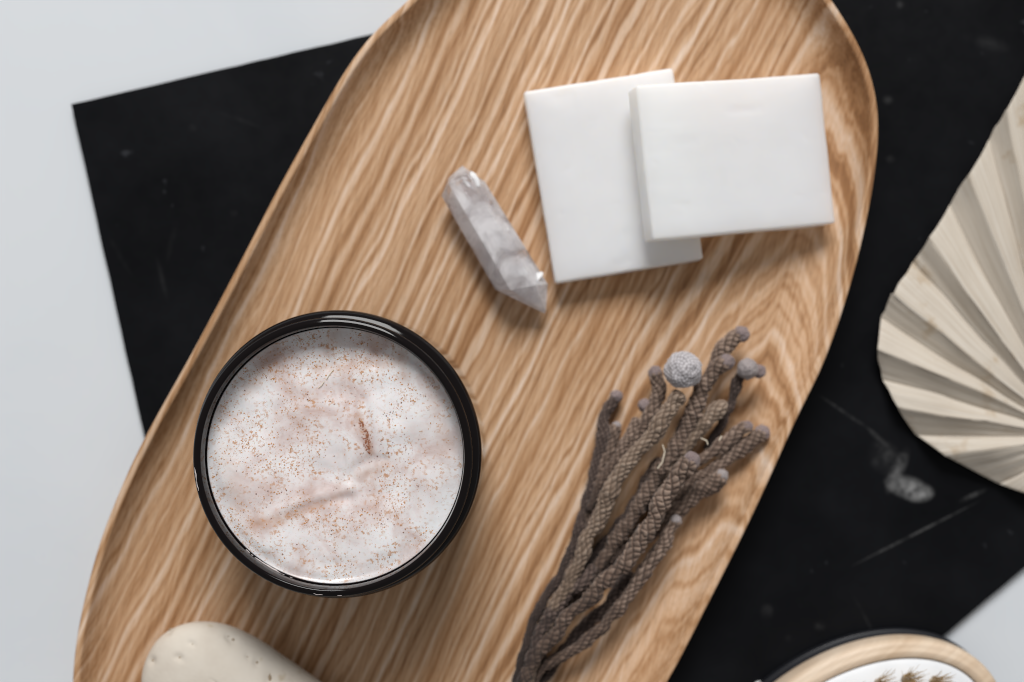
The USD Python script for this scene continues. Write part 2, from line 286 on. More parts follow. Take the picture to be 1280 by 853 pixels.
leaf_mat = M('dried_palm', {
    'u': ('uvmap', {'attribute': 'st'}), 'm': ('mapping', {'scale': (2.2, 34.0, 1.0)}), 'n': ('noise_texture', {'scale': 1.0, 'detail': 5.0, 'roughness': 0.6}),
    'r': ('rgb_ramp', {'ramp': [(0.34, (0.57, 0.49, 0.395)), (0.5, (0.69, 0.62, 0.53)), (0.64, (0.755, 0.70, 0.62))]}),
    'g': ('geometry', {}), 'n2': ('noise_texture', {'scale': 90.0, 'detail': 6.0, 'roughness': 0.65}), 'r2': ('rgb_ramp', {'ramp': [(0.30, (0.84, 0.76, 0.66)), (0.42, (1, 1, 1))]}), 'mul': ('mix_color', {'blend_type': 'multiply', 'fac': 1.0}),
    'bump': ('bump', {'strength': 0.2, 'distance': 0.0002}),
    'p': ('principled_bsdf', {'roughness': 0.55, 'specular_ior_level': 0.25}), 't': ('translucent_bsdf', {}), 'mix': ('mix_closure', {'fac': 0.20})},
    [('u.UV', 'm.vector'), ('m.vector', 'n.vector'), ('n.fac', 'r.fac'), ('g.position', 'n2.vector'), ('n2.fac', 'r2.fac'), ('r.color', 'mul.a'), ('r2.color', 'mul.b'), ('mul.result', 'p.base_color'), ('mul.result', 't.color'),
     ('n.fac', 'bump.height'), ('bump.normal', 'p.normal'), ('p.BSDF', 'mix.closure1'), ('t.BSDF', 'mix.closure2')], surface='mix.closure')

def stem_material(name, dark, mid, light):
    return M(name, {
        'a': ('attribute', {'attribute': 'relief'}), 'g': ('geometry', {}), 'n': ('noise_texture', {'scale': 170.0, 'detail': 4.0, 'roughness': 0.6}),
        'm': ('mix_float', {'fac': 0.30}), 'r': ('rgb_ramp', {'ramp': [(0.20, dark), (0.42, mid), (0.72, light)]}),
        'p': ('principled_bsdf', {'roughness': 0.85, 'specular_ior_level': 0.15, 'sheen_weight': 0.15, 'sheen_roughness': 0.6})},
        [('a.fac', 'm.a'), ('g.position', 'n.vector'), ('n.fac', 'm.b'), ('m.result', 'r.fac'), ('r.color', 'p.base_color')])
stem_brown = stem_material('stem_brown', (0.038, 0.024, 0.019), (0.125, 0.082, 0.061), (0.30, 0.217, 0.170))
stem_dark = stem_material('stem_dark', (0.020, 0.013, 0.011), (0.060, 0.039, 0.032), (0.155, 0.110, 0.092))
stem_tan = stem_material('stem_tan', (0.075, 0.050, 0.034), (0.195, 0.136, 0.098), (0.36, 0.275, 0.212))
bud_grey = stem_material('bud_grey', (0.25, 0.23, 0.24), (0.46, 0.435, 0.45), (0.62, 0.60, 0.62))
bud_mauve = stem_material('bud_mauve', (0.10, 0.070, 0.070), (0.23, 0.175, 0.17), (0.40, 0.34, 0.335))

bud_pale = stem_material('bud_pale', (0.14, 0.115, 0.115), (0.31, 0.27, 0.265), (0.48, 0.44, 0.44))
cushion_mat = plain('white_cushion', (0.78, 0.80, 0.83), 0.5, scale=30.0)
bristle_mat = plain('boar_bristle', (0.60, 0.41, 0.17), 0.5, scale=1200.0)
bristle_dark = plain('dark_bristle', (0.12, 0.075, 0.04), 0.5, scale=1200.0)
rubber_mat = plain('black_backing', (0.014, 0.015, 0.019), 0.3)
pebble_mat = plain('white_pebble', (0.66, 0.66, 0.66), 0.4)

# ------------------------------------------------------------------ setting
top = trimesh.creation.box((1.8, 1.4, 0.04)); top.apply_translation((0, 0, -0.02))
obj('table_surface', top, table_mat, kind='structure', label='smooth bluish white table under the black slab', cat='table')

# ------------------------------------------------------------------ black slab
def chipped_outline(P, step=0.0022, amp=0.0002):
    P = np.asarray(P, float); out = []
    for a, b in zip(P, np.roll(P, -1, 0)):
        n = max(2, int(np.linalg.norm(b - a) / step))
        t = np.linspace(0, 1, n, endpoint=False)[:, None]
        out.append(a + (b - a) * t)
    Q = np.vstack(out)
    c = Q.mean(0); d = (Q - c) / np.linalg.norm(Q - c, axis=1, keepdims=True)
    q3 = np.c_[Q, np.zeros(len(Q))]
    w = fbm(q3 * 160, 3, 4) - 0.5
    chip = np.clip(noise(q3 * 75, 9) - 0.80, 0, 1) * 0.006
    return Q + d * (w * 2 * amp - chip)[:, None]
SLAB_T = 0.0035
slab_px = [(88, 130), (300, 1093), (905, 1025), (1480, 545), (1490, -197)]
ol = chipped_outline([at(x, y, SLAB_T)[:2] for x, y in slab_px])
cen = ol.mean(0)
def ring_at(z, inset):
    d = ol - cen
    return np.c_[cen + d * (1 - inset / np.linalg.norm(d, axis=1, keepdims=True)), np.full(len(ol), z)]
R = [ring_at(0.0003, 0.0006), ring_at(0.0010, 0), ring_at(SLAB_T - 0.0007, 0), ring_at(SLAB_T - 0.0002, 0.0003), ring_at(SLAB_T, 0.0009)]
n = len(ol)
V = np.vstack(R + [np.r_[cen, 0.0003][None], np.r_[cen, SLAB_T][None]])
F = list(grid_faces(len(R), n, True))
F += [[5 * n, (j + 1) % n, j] for j in range(n)] + [[5 * n + 1, 4 * n + j, 4 * n + (j + 1) % n] for j in range(n)]
obj('stone_slab', (V, np.array(F)), slab_mat, smooth=35, label='large black stone slab with white scuffs lying under the wooden tray', cat='slab')

# ------------------------------------------------------------------ wooden tray
TRAY_B, FLOOR, RIM = SLAB_T, 0.0125, 0.0222
half = [(1040, 0), (1076, 60), (1094, 112), (1099, 160), (1094, 220), (1081, 290), (1060, 370), (1030, 455), (995, 527), (942, 643), (886, 755), (835, 853)]
left = [(510, 0), (465, 43), (430, 90), (385, 168), (345, 240), (300, 327), (240, 440), (180, 548), (150, 612), (125, 676), (106, 745), (95, 800), (90, 853)]
topq = [(985, -68), (905, -125), (800, -148), (690, -132), (595, -80)]
low = [(92, 920), (110, 990), (150, 1062), (215, 1120), (300, 1158), (400, 1170), (500, 1150), (590, 1105), (670, 1040), (730, 985), (785, 930)]
tray_px = half + low[::-1] + left[::-1] + topq[::-1]
rim = spline([at(x, y, RIM)[:2] for x, y in tray_px], 420, closed=True)
for _ in range(6):
    rim = (np.roll(rim, 1, 0) + 2 * rim + np.roll(rim, -1, 0)) / 4
tan = np.roll(rim, -2, 0) - np.roll(rim, 2, 0); tan /= np.linalg.norm(tan, axis=1, keepdims=True)
nrm = np.c_[tan[:, 1], -tan[:, 0]]
if ((rim - rim.mean(0)) * nrm).sum() > 0: nrm = -nrm          # inward
for _ in range(20):
    nrm = (np.roll(nrm, 1, 0) + 2 * nrm + np.roll(nrm, -1, 0)) / 4
nrm /= np.linalg.norm(nrm, axis=1, keepdims=True)
prof = [(0.0115, TRAY_B), (0.0090, TRAY_B + 0.0006), (0.0060, 0.0095), (0.0028, 0.0150), (0.0008, 0.0195), (0.0, RIM - 0.0008), (0.0003, RIM - 0.0002), (0.0008, RIM),
        (0.0019, RIM), (0.0024, RIM - 0.0003), (0.0027, RIM - 0.0010), (0.0038, 0.0186), (0.0056, 0.0162), (0.0080, 0.0144), (0.0105, 0.0133), (0.0140, 0.0127), (0.0180, FLOOR)]
n = len(rim)
R = [np.c_[rim + nrm * d, np.full(n, z)] for d, z in prof]
c0 = rim.mean(0)
for s in (0.7, 0.4, 0.15):
    R.append(np.c_[c0 + (R[16][:, :2] - c0) * s, np.full(n, FLOOR)])
V = np.vstack(R + [np.r_[c0, FLOOR][None], np.r_[c0, TRAY_B][None]])
k = len(R)
F = list(grid_faces(k, n, True)) + [[k * n, (k - 1) * n + j, (k - 1) * n + (j + 1) % n] for j in range(n)] + [[k * n + 1, (j + 1) % n, j] for j in range(n)]
tray = trimesh.Trimesh(V, np.array(F), process=False)
if tray.volume < 0: tray.invert()
obj('serving_tray', tray, tray_wood, smooth=50, label='long oval wooden tray with raised rim and bold striped grain', cat='tray')

# ------------------------------------------------------------------ jar and cream
JC = np.array([-0.0533, -0.0346, FLOOR])
jar = thing('cosmetic_jar', JC, 'open round glossy black jar standing on the wooden tray', 'jar')
def arc(cr, cz, r, a0, a1, k=8):
    a = np.radians(np.linspace(a0, a1, k)); return [(cr + r * math.cos(t), cz + r * math.sin(t)) for t in a]
H0 = FLOOR
body = [(0.0385, 0.0), (0.0415, 0.0003)] + arc(0.0416, 0.0027, 0.0024, -70, 0, 5) + arc(0.0407, 0.0375, 0.0034, 0, 78, 9) + [(0.0405, 0.0412), (0.0400, 0.0416), (0.0400, 0.0440), (0.0386, 0.0440), (0.0386, 0.0030), (0.0100, 0.0030), (0.0100, 0.0)]
obj('body', lathe([(r, z) for r, z in body], 160), glass_mat, jar, smooth=40)
# the neck with its screw thread
def thread():
    n, turns = 220, 1.35
    out = []
    for i in range(int(n * turns) + 1):
        t = i / n; a = 2 * np.pi * t; z = 0.0432 + 0.0022 * t
        s = min(1, i / 14, (int(n * turns) - i) / 14)
        for dr, dz in ((0, -0.0007), (0.0006 * s, -0.0002), (0.0006 * s, 0.0002), (0, 0.0007)):
            out.append(((0.0399 + dr) * math.cos(a), (0.0399 + dr) * math.sin(a), z + dz))
    m = int(n * turns) + 1
    return np.array(out), grid_faces(m, 4)
obj('screw_thread', thread(), glass_mat, jar, smooth=True)
rimp = [(0.0397, 0.0440)] + arc(0.0402, 0.0486, 0.0014, 0, 80, 6) + [(0.0402, 0.0501)] + arc(0.0399, 0.0493, 0.0008, 80, 165, 5) + [(0.0389, 0.0470), (0.0387, 0.0430)]
obj('rim', lathe(rimp, 200), glass_mat, jar, smooth=50)

cream = thing('body_cream', JC, 'pale pink cream flecked with orange spice filling the black jar', 'cream')
CZ, CR = 0.0428, 0.0387
def jpx(px, py):
    return (at(px, py, H0 + CZ) - JC)[:2]
def cream_height(x, y):
    p = np.stack([x, y, 0 * x], -1)
    w = p + 0.006 * np.stack([fbm(p * 60, 3, 1), fbm(p * 60 + 7, 3, 2), 0 * x], -1)
    w2 = p + 0.012 * np.stack([fbm(p * 38 + 3, 2, 21), fbm(p * 38 + 11, 2, 22), 0 * x], -1)
    h = (fbm(w2 * 52, 3, 3) - 0.5) * 0.0040 + (fbm(w * 150, 3, 13) - 0.5) * 0.00045
    def ridge(a, b, width, amp, skew=1.0):
        a, b = np.asarray(a), np.asarray(b); d = b - a; L = np.hypot(*d); u = d / L
        s = (x - a[0]) * u[0] + (y - a[1]) * u[1]; t = -(x - a[0]) * u[1] + (y - a[1]) * u[0]
        t = t - 0.0012 * np.sin(s / L * 3.0)
        f = np.exp(-(t / width) ** 2) * np.exp(-np.clip(-s, 0, None) ** 2 / 4e-6) * np.exp(-np.clip(s - L, 0, None) ** 2 / 4e-6)
        return amp * f
    h += ridge(jpx(330, 652), jpx(435, 612), 0.0022, 0.0007) - ridge(jpx(322, 656), jpx(432, 624), 0.0014, 0.0003)
    h += ridge(jpx(372, 480), jpx(520, 462), 0.0042, 0.0007) + ridge(jpx(425, 505), jpx(440, 610), 0.0034, 0.0006) - ridge(jpx(455, 500), jpx(462, 590), 0.0014, 0.0005)
    h -= ridge(jpx(440, 590), jpx(480, 575), 0.0018, 0.0006) + ridge(jpx(395, 415), jpx(412, 455), 0.0016, 0.0006) + ridge(jpx(452, 415), jpx(470, 455), 0.0016, 0.0005)
    rr = np.hypot(x, y) / CR
    return h * np.clip((1 - rr) / 0.10, 0, 1) ** 0.7 + 0.0009 * np.clip((rr - 0.95) / 0.05, 0, 1) ** 2
nr, na = 110, 300
rr = CR * (np.linspace(0.004, 1, nr)); aa = np.linspace(0, 2 * np.pi, na, endpoint=False)
X, Y = np.outer(rr, np.cos(aa)), np.outer(rr, np.sin(aa))
Z = CZ + cream_height(X, Y)
V = np.vstack([np.stack([X, Y, Z], -1).reshape(-1, 3), [[0, 0, CZ + float(cream_height(np.zeros(1), np.zeros(1))[0])]], np.stack([CR * np.cos(aa), CR * np.sin(aa), np.full(na, 0.006)], -1), [[0, 0, 0.006]]])
base = nr * na
F = list(grid_faces(nr, na, True)[:, ::-1]) + [[base, (j) % na, (j + 1) % na] for j in range(na)]
F += [[(nr - 1) * na + j, base + 1 + j, (nr - 1) * na + (j + 1) % na] for j in range(na)] + [[(nr - 1) * na + (j + 1) % na, base + 1 + j, base + 1 + (j + 1) % na] for j in range(na)]
F += [[base + 1 + na, base + 1 + (j + 1) % na, base + 1 + j] for j in range(na)]
cm = trimesh.Trimesh(V, np.array(F), process=False)
if cm.volume < 0: cm.invert()
cs = obj('cream_surface', cm, cream_mat, cream, smooth=True)
stain = np.zeros(len(cm.vertices))
def streak_mark(a, b, width, amt):
    a, b = jpx(*a), jpx(*b); d = b - a; L = np.hypot(*d); u = d / L; v = cm.vertices
    s = np.clip((v[:, 0] - a[0]) * u[0] + (v[:, 1] - a[1]) * u[1], 0, L); q = np.hypot(v[:, 0] - a[0] - s * u[0], v[:, 1] - a[1] - s * u[1])
    wob = 0.6 + 0.9 * fbm(np.c_[v[:, :2] * 300, 0 * v[:, 0]], 3, 6)
    np.maximum(stain, amt * np.exp(-(q / (width * wob)) ** 2), out=stain)
for a, b, w, amt in (((318, 655), (350, 650), 0.0020, 0.95), ((350, 648), (402, 632), 0.0012, 0.8), ((402, 632), (442, 608), 0.0010, 0.5), ((450, 598), (482, 580), 0.0016, 0.75), ((449, 520), (458, 545), 0.0011, 1.1), ((458, 545), (464, 566), 0.0009, 1.1), ((395, 462), (500, 452), 0.0018, 0.6),
                     ((420, 405), (408, 440), 0.0022, 0.55), ((455, 402), (470, 440), 0.0016, 0.6), ((500, 425), (505, 470), 0.0020, 0.6), ((330, 460), (310, 490), 0.0026, 0.45), ((460, 560), (470, 640), 0.0011, 0.35), ((425, 600), (420, 690), 0.0010, 0.25), ((280, 560), (300, 640), 0.0024, 0.35), ((540, 500), (560, 560), 0.0020, 0.35)):
    streak_mark(a, b, w, amt)
pv = UsdGeom.PrimvarsAPI(cs).CreatePrimvar('stain', Sdf.ValueTypeNames.FloatArray, 'vertex'); pv.Set(Vt.FloatArray.FromNumpy(stain.astype(np.float32)))

rng = np.random.default_rng(7)
ico = trimesh.creation.icosphere(0)
def specks(count, lo, hi, clump, seed):
    r = np.random.default_rng(seed); parts = []
    while len(parts) < count:
        a, d = r.uniform(0, 2 * np.pi), CR * 0.985 * math.sqrt(r.uniform())
        x, y = d * math.cos(a), d * math.sin(a)
        dens = fbm(np.array([[x * 110, y * 110, seed]]), 3, seed)[0]
        if r.uniform() > np.clip((dens - 0.44) * clump, 0.06, 1): continue
        s = lo + (hi - lo) * r.uniform() ** 3
        m = ico.copy(); m.apply_scale((s * r.uniform(0.7, 1.5), s * r.uniform(0.6, 1.0), s * 0.5)); m.apply_transform(rot((0, 0, 1), r.uniform(0, 360)))
        m.apply_translation((x, y, CZ + float(cream_height(np.array([x]), np.array([y]))[0]) + s * 0.15))
        parts.append(m)
    return trimesh.util.concatenate(parts)
obj('orange_speck', specks(5600, 0.00005, 0.00027, 5, 11), spice_light, cream, smooth=True, kind='stuff')
obj('brown_speck', specks(700, 0.00004, 0.00024, 4, 12), spice_dark, cream, smooth=True, kind='stuff')
parts = []
for i in range(150):                                         # the clump of cinnamon in the middle
    t = rng.uniform(); q = jpx(450 + 15 * t + 3 * math.sin(t * 5) + rng.normal(0, 1.0 + 1.6 * math.sin(3.1 * t)), 526 + 42 * t + rng.normal(0, 2))
    s = rng.uniform(0.00010, 0.00032); m = ico.copy(); m.apply_scale((s, s * 0.8, s * 0.5)); m.apply_transform(rot((0, 0, 1), rng.uniform(0, 360)))
    m.apply_translation((q[0], q[1], CZ + float(cream_height(q[:1], q[1:])[0]))); parts.append(m)
obj('cinnamon_flake', trimesh.util.concatenate(parts), spice_rust, cream, smooth=True, label='rust brown streak of cinnamon in the cream')
def tube(P, r, sides=6):
    """Tapered tube along a polyline with round-ish closed ends."""
    P = np.asarray(P, float); r = np.broadcast_to(np.asarray(r, float), (len(P),))
    T = np.gradient(P, axis=0); T /= np.linalg.norm(T, axis=1, keepdims=True) + 1e-12
    N = np.cross(T, [0.13, 0.21, 0.97]); N /= np.linalg.norm(N, axis=1, keepdims=True) + 1e-12
    B = np.cross(T, N); a = np.linspace(0, 2 * np.pi, sides, endpoint=False)
    V = P[:, None] + r[:, None, None] * (np.cos(a)[None, :, None] * N[:, None] + np.sin(a)[None, :, None] * B[:, None])
    V = np.vstack([V.reshape(-1, 3), P[:1], P[-1:]]); k = len(P) * sides
    F = list(grid_faces(len(P), sides, True)) + [[k, (j + 1) % sides, j] for j in range(sides)] + [[k + 1, k - sides + j, k - sides + (j + 1) % sides] for j in range(sides)]
    return V, np.array(F)
def rim_smear_glint(a0, a1, r0, z0, thick, seed):
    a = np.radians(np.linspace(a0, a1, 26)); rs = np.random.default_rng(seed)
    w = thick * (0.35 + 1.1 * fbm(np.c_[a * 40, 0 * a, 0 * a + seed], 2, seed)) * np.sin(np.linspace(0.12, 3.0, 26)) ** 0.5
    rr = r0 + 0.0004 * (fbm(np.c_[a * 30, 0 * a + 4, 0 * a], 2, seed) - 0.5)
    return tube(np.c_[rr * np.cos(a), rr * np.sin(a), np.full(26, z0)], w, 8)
for k, (a0, a1, r0, z0, th_) in enumerate(((184, 194, 0.0409, 0.0499, 0.00017), (140, 144, 0.0402, 0.0499, 0.00013), (262, 266, 0.0408, 0.0499, 0.00010), (272, 274, 0.0409, 0.0499, 0.00009), (226, 252, 0.03885, 0.0445, 0.00028))):  # first arc is a highlight on the glass rim, modelled as pale cream
    obj('streak_mark', rim_smear_glint(a0, a1, r0, z0, th_, k + 2), smear_glint_mat, cream, smooth=True)
for pts in ([(408, 474), (412, 468), (417, 462)], [(398, 485), (402, 482), (405, 477)]):
    q = [jpx(*p) for p in pts]
    obj('plant_fibre', tube([(a[0], a[1], CZ + float(cream_height(a[:1], a[1:])[0]) + 0.0003) for a in q], 0.00013), fibre_mat, cream, smooth=True)

# ------------------------------------------------------------------ soap bars
SL, SW, ST = 0.0640, 0.0498, 0.0095
def soap_bar(seed):
    m = rounded_box(SL, SW, ST, 0.0011)
    v, f = trimesh.remesh.subdivide_to_size(m.vertices, m.faces, 0.0022, max_iter=12)
    m = trimesh.Trimesh(v, f, process=True); m.merge_vertices(); n = m.vertices - np.clip(m.vertices, [-SL / 2 + 0.0011, -SW / 2 + 0.0011, 0.0011], [SL / 2 - 0.0011, SW / 2 - 0.0011, ST - 0.0011])
    n /= np.linalg.norm(n, axis=1, keepdims=True) + 1e-12
    p = m.vertices
    d = (fbm(p * 60, 3, seed) - 0.5) * 0.0007 + (fbm(p * [40, 320, 320], 2, seed + 5) - 0.5) * 0.00010 - np.clip(noise(p * 210, seed + 2) - 0.82, 0, 1) * 0.0012
    m.vertices = p + n * (d - 0.0002)[:, None]
    m.vertices[:, 2] = np.maximum(m.vertices[:, 2], 0.0)
    return m
c1 = np.mean([at(x, y, FLOOR + ST) for x, y in ((653, 113), (843, 83), (882, 325), (692, 357))], axis=0); c1[2] = FLOOR
yaw1 = 90 + 9.3
def soap_path(name, label, mat4, group):
    x = UsdGeom.Xform.Define(stage, free('/World', name)); x.AddTransformOp().Set(Gf.Matrix4d(*mat4.T.ravel().tolist()))
    tag(x.GetPrim(), label, 'soap', group); return x
T1 = trimesh.transformations.translation_matrix(c1) @ rot((0, 0, 1), yaw1)
s1 = soap_path('soap_bar', 'white rectangular soap bar lying flat, partly under the tilted bar', T1, 'white soap bars on the tray')
obj('bar', soap_bar(3), soap_mat, s1, smooth=True)
# second bar: its right end stands on the tray, its left half leans on the first bar
yaw2 = 6.2
edge = np.array([SL / 2 - 0.0005, 0, 0.0])
right_top_mid = (at(1025, 91, FLOOR + 0.0093) + at(1047, 280, FLOOR + 0.0093)) / 2
ux = np.array([math.cos(math.radians(yaw2)), math.sin(math.radians(yaw2)), 0])
corner = (T1 @ np.array([-SL / 2 + 0.0011, -SW / 2 + 0.0005, ST, 1]))[:3]      # the supporting corner of the first bar
best = None
th = 18.0
for _ in range(30):
    t = math.radians(th)
    low_edge = right_top_mid - ux * ST * math.sin(t)                            # right bottom edge, straight below the tilted end face
    d = float((low_edge - corner) @ ux)
    th = math.degrees(math.atan2(ST + 0.0003, d))
T2 = trimesh.transformations.translation_matrix([low_edge[0], low_edge[1], FLOOR + 0.0002]) @ rot((0, 0, 1), yaw2) @ rot((0, 1, 0), th) @ trimesh.transformations.translation_matrix([-SL / 2, 0, 0])
print('soap tilt', th, corner, low_edge)
s2 = soap_path('soap_bar', 'white rectangular soap bar tilted, propped on the edge of the flat bar', T2, 'white soap bars on the tray')
obj('bar', soap_bar(8), soap_mat, s2, smooth=True)

# ------------------------------------------------------------------ quartz crystal
def crystal():
    z = 0.021
    a, b = at(573, 210, z), at(681, 392, z)
    d = b - a; L = np.linalg.norm(d); u = d / L; v = np.array([-u[1], u[0], 0])
    w = np.array([0, 0, 1.0])
    w1, h1 = 0.0080, 0.0076
    cen = FLOOR + 0.0076
    pts = []
    ang = np.radians([8, 60, 116, 166, 232, 300])
    rad = np.array([1.0, 0.96, 1.04, 1.0, 0.97, 1.05])
    ts = ([0.15, 0.10, 0.06, 0.09, 0.13, 0.16], [0.86, 0.83, 0.78, 0.73, 0.76, 0.83])
    for end in (0, 1):
        for k in range(6):
            s = ts[end][k] * L
            sc = 0.93 if end == 0 else 1.0
            pts.append(a * [1, 1, 0] + u * s + v * (-0.0022 + w1 * rad[k] * sc * math.cos(ang[k])) + w * (cen + h1 * rad[k] * sc * math.sin(ang[k])))
    tip0 = a * [1, 1, 0] + w * (cen + 0.001)
    pts += [tip0 + v * 0.0015, tip0 - v * 0.0045 + u * 0.0012 + w * 0.001, tip0 + u * 0.0006 - w * 0.002]
    pts += [b * [1, 1, 0] + w * (cen - 0.001), b * [1, 1, 0] - u * 0.0006 + v * 0.0008 + w * (cen)]
    m = trimesh.convex.convex_hull(np.array(pts))
    m.apply_translation([0, 0, FLOOR + 0.0001 - m.bounds[0][2]])
    return m, (a + b) / 2, u, v
cr, cc, cu, cv = crystal()
base = np.array([cc[0], cc[1], FLOOR])
q = thing('quartz_crystal', base, 'milky clear quartz point lying on the tray left of the soap', 'crystal')
obj('crystal', cr, quartz_clear, q, origin=base)
core = cr.copy(); k0 = core.center_mass; core.vertices = k0 + (core.vertices - k0) * [0.955, 0.955, 0.86]
core = core.subdivide().subdivide().subdivide().subdivide()
core.vertices = core.vertices + (k0 - core.vertices) * (0.22 * fbm(core.vertices * 170, 3, 4))[:, None]
obj('milky_heart', core, quartz_mat, q, smooth=True, origin=base)
rs = np.random.default_rng(12)
for k in range(16):                                        # cracks: thin crooked sheets inside
    t, w = rs.uniform(-0.40, 0.40), rs.uniform(-0.45, 0.45)
    p = k0 + cu * t * 0.058 + cv * w * 0.012 + np.array([0, 0, rs.uniform(0.0015, 0.0052)])
    g = trimesh.creation.icosphere(3, 1.0); g.vertices *= 1 + 0.9 * (fbm(g.vertices * 2.2 + k, 3, k) - 0.5)[:, None]
    g.apply_scale((rs.uniform(0.0012, 0.0034), rs.uniform(0.0006, 0.0018), 0.00012))
    g.apply_transform(trimesh.transformations.euler_matrix(rs.uniform(-0.7, 0.7), rs.uniform(-0.7, 0.7), rs.uniform(0, 3.14))); g.apply_translation(p)
    obj('crack', g, crack_mat if k % 4 else veil_mat, q, smooth=True, origin=base)

# ------------------------------------------------------------------ pale stone
def stone():
    z = 0.024
    px = [(173, 860), (176, 838), (188, 808), (207, 789), (238, 779), (272, 781), (310, 796), (350, 822), (395, 853), (440, 886), (478, 925), (485, 965), (462, 995), (420, 1005), (375, 992), (320, 960), (260, 925), (200, 895)]
    o = spline([at(x, y, z)[:2] for x, y in px], 120, closed=True)
    for _ in range(10): o = (np.roll(o, 1, 0) + 2 * o + np.roll(o, -1, 0)) / 4
    tan = np.roll(o, -1, 0) - np.roll(o, 1, 0); tan /= np.linalg.norm(tan, axis=1, keepdims=True)
    nr = np.c_[-tan[:, 1], tan[:, 0]]
    c = o.mean(0)
    if ((c - o) * nr).sum() < 0: nr = -nr
    R = []
    q = lambda t: max(0.0, 1 - t ** 2.5) ** (1 / 2.5)
    ss = [0.35, 0.6, 0.78, 0.88, 0.94, 0.975, 0.993, 1.0]
    for t in ss: R.append(np.c_[c + (o - c) * t, np.full(len(o), FLOOR + 0.0092 - 0.0091 * q(t))])
    for t in [0.996, 0.988, 0.975, 0.955, 0.93, 0.90, 0.86, 0.81, 0.75, 0.68, 0.60, 0.5, 0.4, 0.3, 0.2, 0.1]: R.append(np.c_[c + (o - c) * t, np.full(len(o), FLOOR + 0.0092 + 0.0118 * q(t))])
    n = len(o); k = len(R)
    V = np.vstack(R + [[[c[0], c[1], R[-1][0, 2] + 0.0001]], [[c[0], c[1], FLOOR + 0.0001]]])
    F = list(grid_faces(k, n, True)) + [[k * n, (k - 1) * n + j, (k - 1) * n + (j + 1) % n] for j in range(n)] + [[k * n + 1, (j + 1) % n, j] for j in range(n)]
    m = trimesh.Trimesh(V, np.array(F), process=False)
    if m.volume < 0: m.invert()
    m = m.subdivide()
    d = (fbm(m.vertices * 70, 3, 2) - 0.5) * 0.0009
    pits = [(282, 800, 0.0007), (288, 804, 0.0012), (320, 830, 0.0012), (309, 823, 0.0007), (186, 830, 0.0012), (223, 823, 0.0011), (238, 806, 0.0008), (337, 850, 0.0016), (203, 795, 0.0012), (353, 868, 0.0014), (300, 870, 0.0012), (270, 850, 0.0006)]
    for x, y, r in pits:
        p = at(x, y, 0.031); q = np.hypot(m.vertices[:, 0] - p[0], m.vertices[:, 1] - p[1]); d -= np.where(m.vertices[:, 2] > 0.022, 1, 0) * 0.0009 * np.exp(-(q / r) ** 2)
    m.vertices = m.vertices + m.vertex_normals * d[:, None]
    return m, c, pits
st, sc_, pits = stone()
base = np.array([sc_[0], sc_[1], FLOOR])
sp = thing('pumice_stone', base, 'smooth cream coloured stone with small pits at the lower left of the tray', 'stone')
obj('stone', st, stone_mat, sp, smooth=True, origin=base)
ray_tree = st
for x, y, r in pits:
    p = at(x, y, 0.031); d = np.hypot(st.vertices[:, 0] - p[0], st.vertices[:, 1] - p[1]) + np.where(st.vertices[:, 2] < 0.02, 1, 0); i = int(np.argmin(d))
    m = trimesh.creation.icosphere(1, 1.0); m.vertices *= 1 + 0.6 * (fbm(m.vertices * 2 + x, 2, 5) - 0.5)[:, None]
    el = 1.9 if r > 0.0014 else 1.0
    m.apply_scale((r * 0.42, r * 0.42 * el, r * 0.25)); m.apply_translation(st.vertices[i] - st.vertex_normals[i] * r * 0.02)
    obj('pit', m, pit_mat, sp, smooth=True, origin=base)

